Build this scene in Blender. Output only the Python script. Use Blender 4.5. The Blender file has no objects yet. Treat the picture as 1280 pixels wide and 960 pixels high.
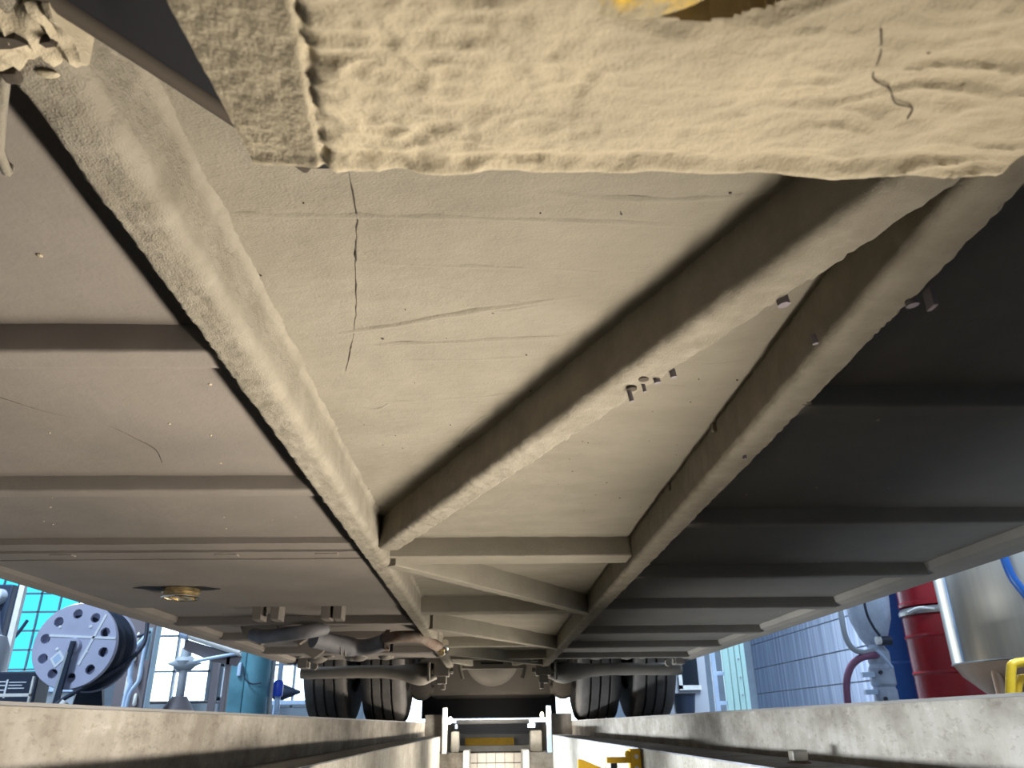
import bpy, bmesh, math, random
from mathutils import Vector, Matrix, noise
random.seed(4)
PI = math.pi
S = bpy.context.scene
COL = S.collection

# ------------------------------------------------------------------ camera
cam_d = bpy.data.cameras.new('camera'); cam = bpy.data.objects.new('camera', cam_d); COL.objects.link(cam)
cam_d.sensor_fit = 'HORIZONTAL'; cam_d.sensor_width = 36.0; cam_d.lens = 27.0
cam_d.clip_start = 0.02; cam_d.clip_end = 200
Rm = Matrix(((0.9995749, 0.0, -0.0291543), (-0.0266399, -0.4062591, -0.9133695), (-0.0118442, 0.9137579, -0.4060864)))
cam.matrix_world = Matrix.Translation((0, 0, -0.025)) @ Rm.to_4x4()
cam_d.dof.use_dof = True; cam_d.dof.focus_distance = 1.1; cam_d.dof.aperture_fstop = 18.0
S.camera = cam

# ------------------------------------------------------------------ world, lights, exposure
W = bpy.data.worlds.new('overcast_sky'); S.world = W; W.use_nodes = True
bg = W.node_tree.nodes['Background']; bg.inputs[0].default_value = (0.70, 0.84, 1.0, 1); bg.inputs[1].default_value = 5.5

def area(name, loc, aim, sx, sy, power, col, spread=180):
    l = bpy.data.lights.new(name, 'AREA'); l.shape = 'RECTANGLE'; l.size = sx; l.size_y = sy; l.energy = power; l.color = col; l.spread = math.radians(spread)
    o = bpy.data.objects.new(name, l); COL.objects.link(o); o.location = loc
    d = (Vector(aim) - Vector(loc)).normalized()
    # local x runs along world Y so that the strip lies along the pit wall
    xa = Vector((0, 1, 0)) - d * d.y; xa.normalize(); za = -d; ya = za.cross(xa)
    o.rotation_euler = Matrix((xa, ya, za)).transposed().to_euler(); return o
WARM = (1.0, 0.915, 0.785)
COOL = (0.86, 0.94, 1.0)
# fluorescent strips in their reflectors on the right wall of the pit, tilted up to the left
area('pit_strip_and_fill', (0.40, 0.66, -0.30), (-0.60, 0.58, 0.36), 0.9, 0.05, 14.5, WARM, 118)
area('pit_strip_and_fill', (0.40, 1.62, -0.28), (-0.60, 1.62, 0.36), 1.1, 0.05, 9.5, WARM, 120)
area('pit_strip_and_fill', (0.40, 3.4, -0.25), (-0.60, 3.4, 0.20), 0.8, 0.05, 8.0, WARM, 118)
area('pit_strip_and_fill', (0.40, 5.0, -0.28), (-0.40, 4.9, -0.06), 1.0, 0.05, 15.0, WARM, 85)
# added fill from the left that brightens the right wall, and one for the steps
area('pit_strip_and_fill', (-0.30, 1.2, -0.15), (0.55, 1.2, -0.09), 1.5, 0.04, 5.6, COOL, 46)
area('pit_strip_and_fill', (-0.30, 3.2, -0.20), (0.55, 3.2, -0.07), 1.7, 0.05, 10.0, COOL, 56)
area('pit_strip_and_fill', (-0.30, 4.9, -0.36), (0.47, 4.9, -0.18), 1.2, 0.05, 10.0, COOL, 66)
area('pit_strip_and_fill', (0.05, 4.6, -0.62), (0.03, 6.3, -0.40), 0.05, 0.7, 3.0, WARM, 50)
# added overhead fill that brightens both sides of the hall
for lx, ly in ((-4.2, 0.8), (-5.0, 7), (3.2, 1.0), (3.2, 7.5)):
    o = area('hall_fill_light', (lx, ly, 4.35), (lx, ly + 0.001, 0), 1.6, 0.5, 520, (0.66, 0.82, 1.0))
S.view_settings.view_transform = 'Standard'; S.view_settings.look = 'None'
S.view_settings.exposure = 0.0; S.view_settings.gamma = 1.0; S.view_settings.use_curve_mapping = False

# ------------------------------------------------------------------ materials
def mat(name, col, rough=0.6, metal=0.0, col2=None, nscale=6.0, bump=0.0, bscale=60.0, stretch=(1, 1, 1), detail=6, fine=0.0, spec=0.4, contrast=(0.35, 0.65)):
    m = bpy.data.materials.new(name); m.use_nodes = True
    N, L = m.node_tree.nodes, m.node_tree.links
    b = N['Principled BSDF']; b.inputs['Base Color'].default_value = (*col, 1)
    b.inputs['Roughness'].default_value = rough; b.inputs['Metallic'].default_value = metal
    b.inputs['Specular IOR Level'].default_value = spec
    if col2 is not None or bump or fine:
        tc = N.new('ShaderNodeTexCoord'); mp = N.new('ShaderNodeMapping'); mp.inputs['Scale'].default_value = stretch
        L.new(tc.outputs['Object'], mp.inputs['Vector'])
    if col2 is not None:
        n = N.new('ShaderNodeTexNoise'); n.inputs['Scale'].default_value = nscale; n.inputs['Detail'].default_value = detail; n.inputs['Roughness'].default_value = 0.62
        L.new(mp.outputs[0], n.inputs['Vector'])
        r = N.new('ShaderNodeValToRGB'); r.color_ramp.elements[0].position = contrast[0]; r.color_ramp.elements[1].position = contrast[1]
        r.color_ramp.elements[0].color = (*col2, 1); r.color_ramp.elements[1].color = (*col, 1)
        L.new(n.outputs[0], r.inputs[0]); L.new(r.outputs[0], b.inputs['Base Color'])
    prev = None
    for st, sc, dist in ((bump, bscale, 0.004), (fine, bscale * 6, 0.0016)):
        if st:
            n2 = N.new('ShaderNodeTexNoise'); n2.inputs['Scale'].default_value = sc; n2.inputs['Detail'].default_value = 5
            L.new(mp.outputs[0], n2.inputs['Vector'])
            bp = N.new('ShaderNodeBump'); bp.inputs['Strength'].default_value = st; bp.inputs['Distance'].default_value = dist
            L.new(n2.outputs[0], bp.inputs['Height'])
            if prev: L.new(prev.outputs[0], bp.inputs['Normal'])
            prev = bp
    if prev: L.new(prev.outputs[0], b.inputs['Normal'])
    return m

def emit(name, col, s):
    m = bpy.data.materials.new(name); m.use_nodes = True
    b = m.node_tree.nodes['Principled BSDF']; b.inputs['Base Color'].default_value = (*col, 1)
    b.inputs['Emission Color'].default_value = (*col, 1); b.inputs['Emission Strength'].default_value = s
    return m

def glass(name, tint, gloss=0.08):
    m = bpy.data.materials.new(name); m.use_nodes = True
    N, L = m.node_tree.nodes, m.node_tree.links
    for n in list(N):
        if n.type != 'OUTPUT_MATERIAL': N.remove(n)
    t = N.new('ShaderNodeBsdfTransparent'); t.inputs[0].default_value = (*tint, 1)
    g = N.new('ShaderNodeBsdfGlossy'); g.inputs['Roughness'].default_value = 0.05
    x = N.new('ShaderNodeMixShader'); x.inputs[0].default_value = gloss
    L.new(t.outputs[0], x.inputs[1]); L.new(g.outputs[0], x.inputs[2]); L.new(x.outputs[0], N['Material Output'].inputs['Surface'])
    return m

M = {}
M['dust'] = mat('dusty_tan_undercoat', (0.205, 0.184, 0.146), 0.85, col2=(0.172, 0.154, 0.121), nscale=7, bump=0.4, bscale=70, fine=0.6, stretch=(1, 1.5, 1), spec=0.2)
M['dust_caked'] = mat('caked_tan_mud', (0.41, 0.35, 0.25), 0.9, col2=(0.32, 0.275, 0.198), nscale=14, bump=0.4, bscale=120, fine=0.5, spec=0.2)
M['dust_grey'] = mat('dusty_grey_undercoat', (0.195, 0.170, 0.146), 0.8, col2=(0.160, 0.140, 0.121), nscale=4, bump=0.2, bscale=50, fine=0.25, spec=0.25)
M['dust_dark'] = mat('darker_dusty_undercoat', (0.17, 0.15, 0.126), 0.75, col2=(0.142, 0.126, 0.107), nscale=5, bump=0.15, bscale=50, fine=0.2, spec=0.3)  # darker undercoat tone for the right bay, axle and rear parts
M['crack'] = mat('dark_crack', (0.05, 0.04, 0.03), 0.95)
M['black'] = mat('black_rubber_and_shade', (0.012, 0.012, 0.014), 0.7, spec=0.2)  # also the black of shaded faces and openings
M['rubber'] = mat('dusty_tyre_rubber', (0.10, 0.092, 0.086), 0.85, col2=(0.07, 0.065, 0.062), nscale=8, bump=0.2, bscale=40, spec=0.2)
M['hose'] = mat('grey_rubber_hose', (0.21, 0.20, 0.21), 0.65, col2=(0.14, 0.135, 0.14), nscale=12)
M['rust'] = mat('rusty_pipe', (0.11, 0.058, 0.038), 0.8, col2=(0.17, 0.14, 0.11), nscale=26, bump=0.3)
M['chrome'] = mat('bright_metal', (0.85, 0.82, 0.74), 0.22, 1.0)
M['brass'] = mat('brassy_cap', (0.78, 0.62, 0.34), 0.3, 0.9, col2=(0.4, 0.3, 0.16), nscale=60)
def concrete(name, pale, mid, dark, k=1.0):
    m = bpy.data.materials.new(name); m.use_nodes = True
    N, L = m.node_tree.nodes, m.node_tree.links; b = N['Principled BSDF']; b.inputs['Roughness'].default_value = 0.9; b.inputs['Specular IOR Level'].default_value = 0.2
    tc = N.new('ShaderNodeTexCoord')
    def nz(scale, st, lo, hi, c0, c1, det=8):
        mp = N.new('ShaderNodeMapping'); mp.inputs['Scale'].default_value = st; L.new(tc.outputs['Object'], mp.inputs['Vector'])
        n = N.new('ShaderNodeTexNoise'); n.inputs['Scale'].default_value = scale; n.inputs['Detail'].default_value = det; n.inputs['Roughness'].default_value = 0.65
        L.new(mp.outputs[0], n.inputs['Vector'])
        r = N.new('ShaderNodeValToRGB'); r.color_ramp.elements[0].position = lo; r.color_ramp.elements[1].position = hi
        r.color_ramp.elements[0].color = (*c0, 1); r.color_ramp.elements[1].color = (*c1, 1); L.new(n.outputs[0], r.inputs[0]); return r, n
    base, n1 = nz(13, (1, .5, 1), .36, .60, mid, pale)
    drip, n2 = nz(30, (1, 1, .16), .40, .60, (.62, .58, .52), (1, 1, 1))
    spk, n3 = nz(150, (1, .4, 1), .36, .44, (.45, .42, .38), (1, 1, 1), 4)
    lite, n4 = nz(70, (1, .4, .9), .58, .72, (1, 1, 1), (1.35, 1.36, 1.38), 6)
    prev = base
    for r, f in ((drip, .35), (spk, .35), (lite, .9 * k)):
        x = N.new('ShaderNodeMix'); x.data_type = 'RGBA'; x.blend_type = 'MULTIPLY'; x.inputs[0].default_value = f
        L.new(prev.outputs[2] if prev is not base else prev.outputs[0], x.inputs[6]); L.new(r.outputs[0], x.inputs[7]); prev = x
    L.new(prev.outputs[2], b.inputs['Base Color'])
    bp = None
    for n, st, d in ((n1, .5, .005), (n3, .5, .0015)):
        q = N.new('ShaderNodeBump'); q.inputs['Strength'].default_value = st; q.inputs['Distance'].default_value = d; L.new(n.outputs[0], q.inputs['Height'])
        if bp: L.new(bp.outputs[0], q.inputs['Normal'])
        bp = q
    L.new(bp.outputs[0], b.inputs['Normal']); return m
M['concrete'] = concrete('stained_concrete', (0.225, 0.21, 0.186), (0.135, 0.121, 0.103), None)
M['concrete_pale'] = concrete('pale_concrete', (0.34, 0.325, 0.29), (0.26, 0.242, 0.21), None)
M['rail'] = mat('rough_tan_undercoat', (0.222, 0.198, 0.157), 0.88, col2=(0.172, 0.152, 0.118), nscale=22, bump=0.6, bscale=110, fine=0.8, spec=0.2)
M['tanmetal'] = mat('tan_and_reflection_steel', (0.50, 0.33, 0.22), 0.35, 0.7, col2=(0.42, 0.28, 0.19), nscale=5)  # tan legs; on the hopper cone the tan stands in for brown reflections
M['oil'] = mat('oil_black_ledge', (0.018, 0.016, 0.016), 0.45, col2=(0.05, 0.045, 0.045), nscale=18, bump=0.3)
M['ledge'] = mat('daylit_blue_ledge', (0.21, 0.22, 0.25), 0.7, col2=(0.10, 0.10, 0.115), nscale=14, bump=0.3)  # blue of the hall daylight is put into this grey
M['floor'] = mat('worn_floor', (0.15, 0.145, 0.14), 0.5, col2=(0.10, 0.097, 0.095), nscale=2.5)
M['hallwall'] = mat('hall_wall_paint', (0.30, 0.36, 0.42), 0.8, col2=(0.25, 0.30, 0.36), nscale=3)
M['ceil'] = mat('hall_ceiling', (0.45, 0.48, 0.52), 0.9)
M['alu'] = mat('brushed_aluminium_siding', (0.62, 0.68, 0.80), 0.34, 0.85, col2=(0.36, 0.42, 0.56), nscale=2.6, stretch=(1, 5, 0.12), detail=6, contrast=(0.42, 0.60))
M['tile'] = mat('white_glazed_tile', (0.74, 0.70, 0.64), 0.3, col2=(0.66, 0.62, 0.56), nscale=20)
M['grout'] = mat('grey_grout', (0.24, 0.22, 0.20), 0.9)
M['white'] = mat('white_paint', (0.78, 0.78, 0.76), 0.5, col2=(0.62, 0.61, 0.58), nscale=12)
M['bluewhite'] = mat('pale_blue_steel', (0.52, 0.66, 0.85), 0.4, col2=(0.42, 0.55, 0.74), nscale=10)
M['yellow'] = mat('yellow_paint', (0.80, 0.50, 0.02), 0.45, col2=(0.66, 0.40, 0.02), nscale=20, bump=0.1)
M['yelltan'] = mat('chipped_yellow_paint', (0.62, 0.40, 0.05), 0.8, col2=(0.33, 0.28, 0.18), nscale=42, bump=0.6, fine=0.6, contrast=(0.55, 0.66))
M['grey'] = mat('grey_machine_paint', (0.36, 0.38, 0.42), 0.5)
M['disc'] = mat('grey_violet_drum_paint', (0.50, 0.52, 0.68), 0.4, 0.1, col2=(0.43, 0.45, 0.59), nscale=5)
M['tape'] = mat('pale_tape', (0.72, 0.76, 0.82), 0.6)
M['navy'] = mat('dark_navy_plastic', (0.02, 0.03, 0.055), 0.45)
M['teal'] = mat('teal_column_paint', (0.10, 0.27, 0.34), 0.5, col2=(0.08, 0.21, 0.27), nscale=4)
M['tealgrey'] = mat('teal_grey_paint', (0.34, 0.47, 0.54), 0.6)
M['brownframe'] = mat('brown_grey_post', (0.15, 0.13, 0.14), 0.6)
M['frame'] = mat('window_frame_paint', (0.34, 0.38, 0.42), 0.5)
M['blue'] = mat('deep_blue_drum', (0.012, 0.075, 0.27), 0.35)
M['bluebright'] = mat('bright_blue_plastic', (0.02, 0.07, 0.5), 0.4)
M['red'] = mat('dark_red_drum', (0.30, 0.014, 0.018), 0.25, col2=(0.24, 0.012, 0.016), nscale=6)
M['steel'] = mat('worn_steel', (0.62, 0.60, 0.56), 0.32, 1.0, col2=(0.48, 0.46, 0.42), nscale=7)
M['tank'] = mat('satin_steel_tank', (0.66, 0.60, 0.50), 0.30, 1.0, col2=(0.55, 0.50, 0.43), nscale=2.2, stretch=(7, 7, 0.2), detail=3)  # vertical colour streaks stand in for reflections on the steel
M['pump'] = mat('pale_grey_blue_casting', (0.42, 0.48, 0.58), 0.45, col2=(0.33, 0.38, 0.47), nscale=14)
M['purple'] = mat('purple_hose', (0.22, 0.09, 0.16), 0.4)
M['greenalu'] = mat('pale_green_ladder', (0.50, 0.76, 0.72), 0.4, 0.2)
M['darkglass'] = mat('dark_glass', (0.01, 0.014, 0.02), 0.1)
M['darkred'] = mat('brown_pan', (0.09, 0.045, 0.035), 0.5)
M['glass'] = glass('clear_window_glass', (0.93, 0.97, 1.0))
M['cyan'] = glass('cyan_glass_block', (0.17, 0.50, 0.57), 0.06)
M['lamp'] = emit('lit_lamp', (1.0, 0.95, 0.8), 9.0)
M['lampgreen'] = emit('lit_green_lamp', (0.95, 1.0, 0.55), 5.0)

# ------------------------------------------------------------------ helpers
def link(name, me, m, parent=None, smooth=None):
    o = bpy.data.objects.new(name, me); COL.objects.link(o)
    if m is not None: me.materials.append(M[m])
    if parent: o.parent = parent
    if smooth is not None:
        for p in me.polygons: p.use_smooth = True
        if smooth < 3:
            try: me.set_sharp_from_angle(angle=smooth)
            except Exception: pass
    return o

def build(name, bm, m, parent=None, smooth=None):
    bmesh.ops.recalc_face_normals(bm, faces=bm.faces)
    if parent is not None:                      # part coordinates are given in world space
        bm.transform(ROOTI(parent))
    me = bpy.data.meshes.new(name); bm.to_mesh(me); bm.free()
    return link(name, me, m, parent, smooth)

ROOT = {}
def ROOTI(p):
    while p.parent: p = p.parent
    return Matrix.Translation(-p.location)

def thing(name, loc, label, cat, group=None):
    o = bpy.data.objects.new(name, None); COL.objects.link(o); o.location = loc; o.empty_display_size = 0.05
    o['label'] = label; o['category'] = cat
    if group: o['group'] = group
    return o
def tag(o, label, cat, group=None):
    o['label'] = label; o['category'] = cat
    if group: o['group'] = group
    return o
def struct(o, label=None):
    o['kind'] = 'structure'
    if label: o['label'] = label
    return o

def box(bm, x0, x1, y0, y1, z0, z1, bev=0.0):
    r = bmesh.ops.create_cube(bm, size=1.0)
    bmesh.ops.scale(bm, vec=(x1 - x0, y1 - y0, z1 - z0), verts=r['verts'])
    bmesh.ops.translate(bm, vec=((x0 + x1) / 2, (y0 + y1) / 2, (z0 + z1) / 2), verts=r['verts'])
    if bev:
        es = list({e for v in r['verts'] for e in v.link_edges})
        bmesh.ops.bevel(bm, geom=es, offset=bev, segments=2, affect='EDGES', profile=0.6)
    return bm
def B(x0, x1, y0, y1, z0, z1, bev=0.0): return box(bmesh.new(), x0, x1, y0, y1, z0, z1, bev)

def tube(bm, pts, r, n=10, sx=1.0, caps=True):
    """sweep of a circle along a polyline; r may be a list"""
    pts = [Vector(p) for p in pts]; k = len(pts)
    rs = r if isinstance(r, (list, tuple)) else [r] * k
    t0 = (pts[1] - pts[0]).normalized()
    ref = Vector((0, 0, 1)) if abs(t0.z) < 0.9 else Vector((1, 0, 0))
    u = t0.cross(ref).normalized(); rings = []
    for i, p in enumerate(pts):
        t = (pts[min(i + 1, k - 1)] - pts[max(i - 1, 0)]).normalized()
        u = (u - t * u.dot(t)).normalized(); v = t.cross(u)
        rings.append([bm.verts.new(p + (u * math.cos(a) * rs[i] * sx + v * math.sin(a) * rs[i])) for a in [2 * PI * j / n for j in range(n)]])
    for a, b in zip(rings, rings[1:]):
        for j in range(n): bm.faces.new((a[j], a[(j + 1) % n], b[(j + 1) % n], b[j]))
    if caps: bm.faces.new(rings[0]); bm.faces.new(rings[-1])
    return bm
def T(pts, r, n=10, sx=1.0): return tube(bmesh.new(), pts, r, n, sx)

def smoothpath(pts, sub=5):
    P = [Vector(p) for p in pts]; out = []
    for i in range(len(P) - 1):
        p0, p1, p2, p3 = P[max(i - 1, 0)], P[i], P[i + 1], P[min(i + 2, len(P) - 1)]
        for s in range(sub):
            t = s / sub
            out.append(0.5 * ((2 * p1) + (p2 - p0) * t + (2 * p0 - 5 * p1 + 4 * p2 - p3) * t * t + (3 * p1 - p0 - 3 * p2 + p3) * t ** 3))
    out.append(P[-1]); return out

def lathe(bm, prof, axis='Z', c=(0, 0, 0), n=32, close=True):
    """prof: list of (radius, height) turned about an axis through c"""
    c = Vector(c); rings = []
    for r, h in prof:
        ring = []
        for j in range(n):
            a = 2 * PI * j / n; x, y = r * math.cos(a), r * math.sin(a)
            v = {'Z': (x, y, h), 'Y': (x, h, y), 'X': (h, x, y)}[axis]
            ring.append(bm.verts.new(c + Vector(v)))
        rings.append(ring)
    for a, b in zip(rings, rings[1:]):
        for j in range(n): bm.faces.new((a[j], a[(j + 1) % n], b[(j + 1) % n], b[j]))
    if close:
        bm.faces.new(rings[0]); bm.faces.new(rings[-1])
    return bm
def LA(prof, axis='Z', c=(0, 0, 0), n=32, close=True): return lathe(bmesh.new(), prof, axis, c, n, close)

def prism(bm, poly, axis, a0, a1):
    """extrude a 2-D polygon along an axis"""
    def P(u, v, w): return {'X': (w, u, v), 'Y': (u, w, v), 'Z': (u, v, w)}[axis]
    A = [bm.verts.new(P(u, v, a0)) for u, v in poly]; Bv = [bm.verts.new(P(u, v, a1)) for u, v in poly]
    n = len(poly)
    for j in range(n): bm.faces.new((A[j], A[(j + 1) % n], Bv[(j + 1) % n], Bv[j]))
    bm.faces.new(A); bm.faces.new(Bv); return bm
def PR(poly, axis, a0, a1): return prism(bmesh.new(), poly, axis, a0, a1)

def fnoise(p, s): return noise.noise(Vector(p) * s)

def bar(p0, p1, w, zb, zt, rl=0.003, rr=0.003, fillet=0.0, step=0.006, amp=0.0008, ns=55, flat=9):
    """beam with a rounded lower edge, rough with dirt; p0,p1 are (x,y) of its centre line"""
    bm = bmesh.new(); a = Vector((p0[0], p0[1], 0)); b = Vector((p1[0], p1[1], 0)); d = b - a
    L = d.length; d.normalize(); nrm = Vector((d.y, -d.x, 0))     # to the right of travel
    h = zt - zb; prof = [(-w / 2, h), (-w / 2, h * .6)]
    for k in range(5):
        t = PI / 2 * k / 4; prof.append((-w / 2 + rl * (1 - math.cos(t)), rl * (1 - math.sin(t))))
    for k in range(1, flat): prof.append((-w / 2 + rl + (w - rl - rr) * k / flat, 0))
    for k in range(5):
        t = PI / 2 * k / 4; prof.append((w / 2 - rr * (1 - math.sin(t)), rr * (1 - math.cos(t))))
    prof.append((w / 2, h * .5))
    if fillet:
        for k in range(5):
            t = PI / 2 * k / 4; prof.append((w / 2 + fillet * (1 - math.cos(t)), h - fillet * (1 - math.sin(t))))
    else: prof.append((w / 2, h))
    n = max(1, int(L / step)); rings = []
    for i in range(n + 1):
        c = a + d * (L * i / n); ring = []
        for j, (u, v) in enumerate(prof):
            p = c + nrm * u + Vector((0, 0, zb + v))
            if amp:
                q = fnoise(p, ns) + .5 * fnoise(p, ns * 2.3) + .6 * fnoise(p, ns * .35)
                al = L * i / n; q += 1.7 * fnoise((al * 2.6 + .35 * u, u * .45, p0[0] * 9), 75)
                e = amp * q; cv = max(0, 1 - v / max(h, 1e-6))
                p = p + Vector((0, 0, -e * cv)) + nrm * (e * .8 * (1 if u > 0 else -1) * (1 if v > .002 else 0))
            ring.append(bm.verts.new(p))
        rings.append(ring)
    k = len(prof)
    for A, Bq in zip(rings, rings[1:]):
        for j in range(k): bm.faces.new((A[j], A[(j + 1) % k], Bq[(j + 1) % k], Bq[j]))
    bm.faces.new(rings[0]); bm.faces.new(rings[-1]); return bm

def slab(x0, x1, y0, y1, z, th, res=0.02, amp=0.0008, ns=20):
    """thin panel whose underside is uneven"""
    bm = bmesh.new(); nx = max(1, int((x1 - x0) / res)); ny = max(1, int((y1 - y0) / res)); V = []
    for j in range(ny + 1):
        row = []
        for i in range(nx + 1):
            p = Vector((x0 + (x1 - x0) * i / nx, y0 + (y1 - y0) * j / ny, z))
            p.z += amp * (fnoise(p, ns) + .8 * fnoise(p, ns * .3)); row.append(bm.verts.new(p))
        V.append(row)
    for j in range(ny):
        for i in range(nx): bm.faces.new((V[j][i], V[j][i + 1], V[j + 1][i + 1], V[j + 1][i]))
    rim = V[0][:] + [r[-1] for r in V[1:]] + V[-1][-2::-1] + [r[0] for r in V[-2:0:-1]]
    top = [bm.verts.new((v.co.x, v.co.y, z + th)) for v in rim]; k = len(rim)
    for j in range(k): bm.faces.new((rim[j], rim[(j + 1) % k], top[(j + 1) % k], top[j]))
    bm.faces.new(top); return bm

def ridge(bm, pts, w, h, z):
    """low raised crease under a surface at height z"""
    P = smoothpath([(x, y, z) for x, y in pts], 6); rings = []
    for i, p in enumerate(P):
        t = (P[min(i + 1, len(P) - 1)] - P[max(i - 1, 0)]).normalized(); nn = Vector((t.y, -t.x, 0))
        f = math.sin(PI * min(1, max(0, i / (len(P) - 1)))) ** .5 * (0.75 + .5 * fnoise(p, 90))
        rings.append([bm.verts.new(p + nn * (w * s) + Vector((0, 0, -h * f * q + .0006))) for s, q in ((-1, 0), (-.35, 1), (.35, 1), (1, 0))])
    for a, b in zip(rings, rings[1:]):
        for j in range(3): bm.faces.new((a[j], a[j + 1], b[j + 1], b[j]))
    return bm

# ================================================================== SETTING
XL, XR, YB = -9.5, 4.6, 14.0
PL, PRX = -0.43, 0.55            # pit edges
PE = 5.6                        # where the pit narrows
bm = bmesh.new()
box(bm, XL, PL, -4, 20, -0.004, 0.0); box(bm, PRX, XR + .2, -4, 20, -0.004, 0.0); box(bm, PL, PRX, 7.4, 20, -0.004, 0.0)
struct(build('floor', bm, 'floor'), 'grey-blue workshop floor on both sides of the pit')

def wallgrid(x, y0, y1, z0, z1, side):
    bm = bmesh.new(); ny = int((y1 - y0) / .012) if y1 - y0 < 8 else 200; nz = 9; V = []
    for j in range(ny + 1):
        row = []
        for i in range(nz + 1):
            p = Vector((x, y0 + (y1 - y0) * j / ny, z0 + (z1 - z0) * i / nz))
            p.x += side * .0012 * (fnoise(p, 18) + .6 * fnoise(p, 60)); row.append(bm.verts.new(p))
        V.append(row)
    for j in range(ny):
        for i in range(nz): bm.faces.new((V[j][i], V[j][i + 1], V[j + 1][i + 1], V[j + 1][i]))
    rim = V[0][:] + [r[-1] for r in V[1:]] + V[-1][-2::-1] + [r[0] for r in V[-2:0:-1]]
    back = [bm.verts.new((x - side * .22, v.co.y, v.co.z)) for v in rim]; k = len(rim)
    for j in range(k): bm.faces.new((rim[j], rim[(j + 1) % k], back[(j + 1) % k], back[j]))
    bm.faces.new(back); return bm
o = struct(build('wall_pit_left', wallgrid(PL, -3, PE, -0.090, -0.004, 1), 'concrete'), 'stained concrete upper side of the pit, left')
build('lower_wall', wallgrid(-0.325, -3, PE, -1.5, -0.088, 1), 'concrete_pale', o)
build('coping_line', B(PL - .01, PL + .0015, -3, PE, -0.0175, -0.004), 'concrete', o)
o = struct(build('wall_pit_right', wallgrid(PRX, -3, PE, -0.090, -0.004, -1), 'concrete'), 'stained concrete upper side of the pit, right')
build('lower_wall', wallgrid(0.415, -3, PE, -1.5, -0.088, -1), 'concrete_pale', o)
build('coping_line', B(PRX - .0015, PRX + .01, -3, PE, -0.0165, -0.004), 'concrete', o)
struct(build('trim_1', slab(PL - .002, -0.322, -3, PE, -0.0885, 0.003, .02, .0015, 60), 'oil'), 'oil-black ledge along the left pit wall')
struct(build('trim_2', slab(0.412, PRX + .002, -3, PE, -0.0885, 0.003, .02, .001, 60), 'ledge'), 'grey ledge along the right pit wall with daylight blue in its colour')
struct(build('floor_pit', B(-.6, .8, -3, 8, -1.56, -1.5), 'oil'), 'concrete floor of the pit')
struct(build('wall_pit_front', B(-.6, .8, -3.1, -3, -1.5, -.004), 'concrete'))

# hall walls -------------------------------------------------------
H = 4.5
struct(build('ceiling', B(XL - .2, XR + .4, -4.2, YB + .2, H, H + .1), 'ceil'))
struct(build('wall_left', B(XL - .2, XL, -4.2, YB + .2, 0, H), 'hallwall'))
struct(build('wall_front', B(XL, XR, -4.2, -4, 0, H), 'hallwall'))
# back wall with openings: (x0,x1,z0,z1)
OP = [(-8.95, -7.1, .25, 2.5), (-5.95, -4.72, .30, 2.6), (-4.55, -4.12, .42, 2.6), (-3.72, -2.9, .30, 2.3), (-2.1, 2.1, 0, 3.0)]
bm = bmesh.new(); xs = XL
for x0, x1, z0, z1 in OP:
    box(bm, xs, x0, YB, YB + .2, 0, H)
    if z0 > 0: box(bm, x0, x1, YB, YB + .2, 0, z0)
    box(bm, x0, x1, YB, YB + .2, z1, H); xs = x1
box(bm, xs, XR, YB, YB + .2, 0, H)
struct(build('wall_back', bm, 'hallwall'), 'far wall of the hall with bright windows')
def window(i, x0, x1, z0, z1, nx, nz, label):
    f = bmesh.new(); y0, y1 = YB - .02, YB + .06; t = .045
    box(f, x0, x0 + t, y0, y1, z0, z1); box(f, x1 - t, x1, y0, y1, z0, z1); box(f, x0, x1, y0, y1, z0, z0 + t); box(f, x0, x1, y0, y1, z1 - t, z1)
    w = struct(build('window_%d' % i, f, 'frame'), label)
    for k in range(1, nx):
        x = x0 + (x1 - x0) * k / nx; build('mullion', B(x - .018, x + .018, y0, y1, z0, z1), 'frame', w)
    for k in range(1, nz):
        z = z0 + (z1 - z0) * k / nz; build('glazing_bar', B(x0, x1, y0, y1, z - .016, z + .016), 'frame', w)
    for a in range(nx):
        for b in range(nz):
            build('pane', B(x0 + (x1 - x0) * a / nx + .02, x0 + (x1 - x0) * (a + 1) / nx - .02, YB + .015, YB + .022, z0 + (z1 - z0) * b / nz + .02, z0 + (z1 - z0) * (b + 1) / nz - .02), 'glass', w)
window(2, *OP[1], 2, 4, 'bright window behind the grinder stand')
window(3, *OP[2], 1, 4, 'narrow bright window beside the teal column')
window(4, *OP[3], 2, 3, 'bright window beside the left outer tyre')
# glass-block window
x0, x1, z0, z1 = OP[0]
f = bmesh.new(); box(f, x0, x0 + .06, YB - .02, YB + .1, z0, z1); box(f, x1 - .06, x1, YB - .02, YB + .1, z0, z1); box(f, x0, x1, YB - .02, YB + .1, z0, z0 + .06)
w = struct(build('window_1', f, 'navy'), 'window of cyan glass blocks behind the drum')
nbx, nbz = 5, 7
me0 = None
for a in range(nbx):
    for b in range(nbz):
        cw, ch = (x1 - x0 - .12) / nbx, (z1 - z0 - .06) / nbz
        if me0 is None:
            g = build('glass_block', B(-cw / 2 + .014, cw / 2 - .014, -.03, .03, -ch / 2 + .014, ch / 2 - .014, .02), 'cyan', None, .6); me0 = g.data; g.parent = w
        else:
            g = bpy.data.objects.new('glass_block', me0); COL.objects.link(g); g.parent = w
        g.location = (x0 + .06 + cw * (a + .5), YB + .04 + .004 * random.random(), z0 + .06 + ch * (b + .5))
for k in range(1, nbx): build('mortar_joint', B(x0 + .06 + cw * k - .014, x0 + .06 + cw * k + .014, YB + .02, YB + .05, z0, z1), 'tealgrey', w)
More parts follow.
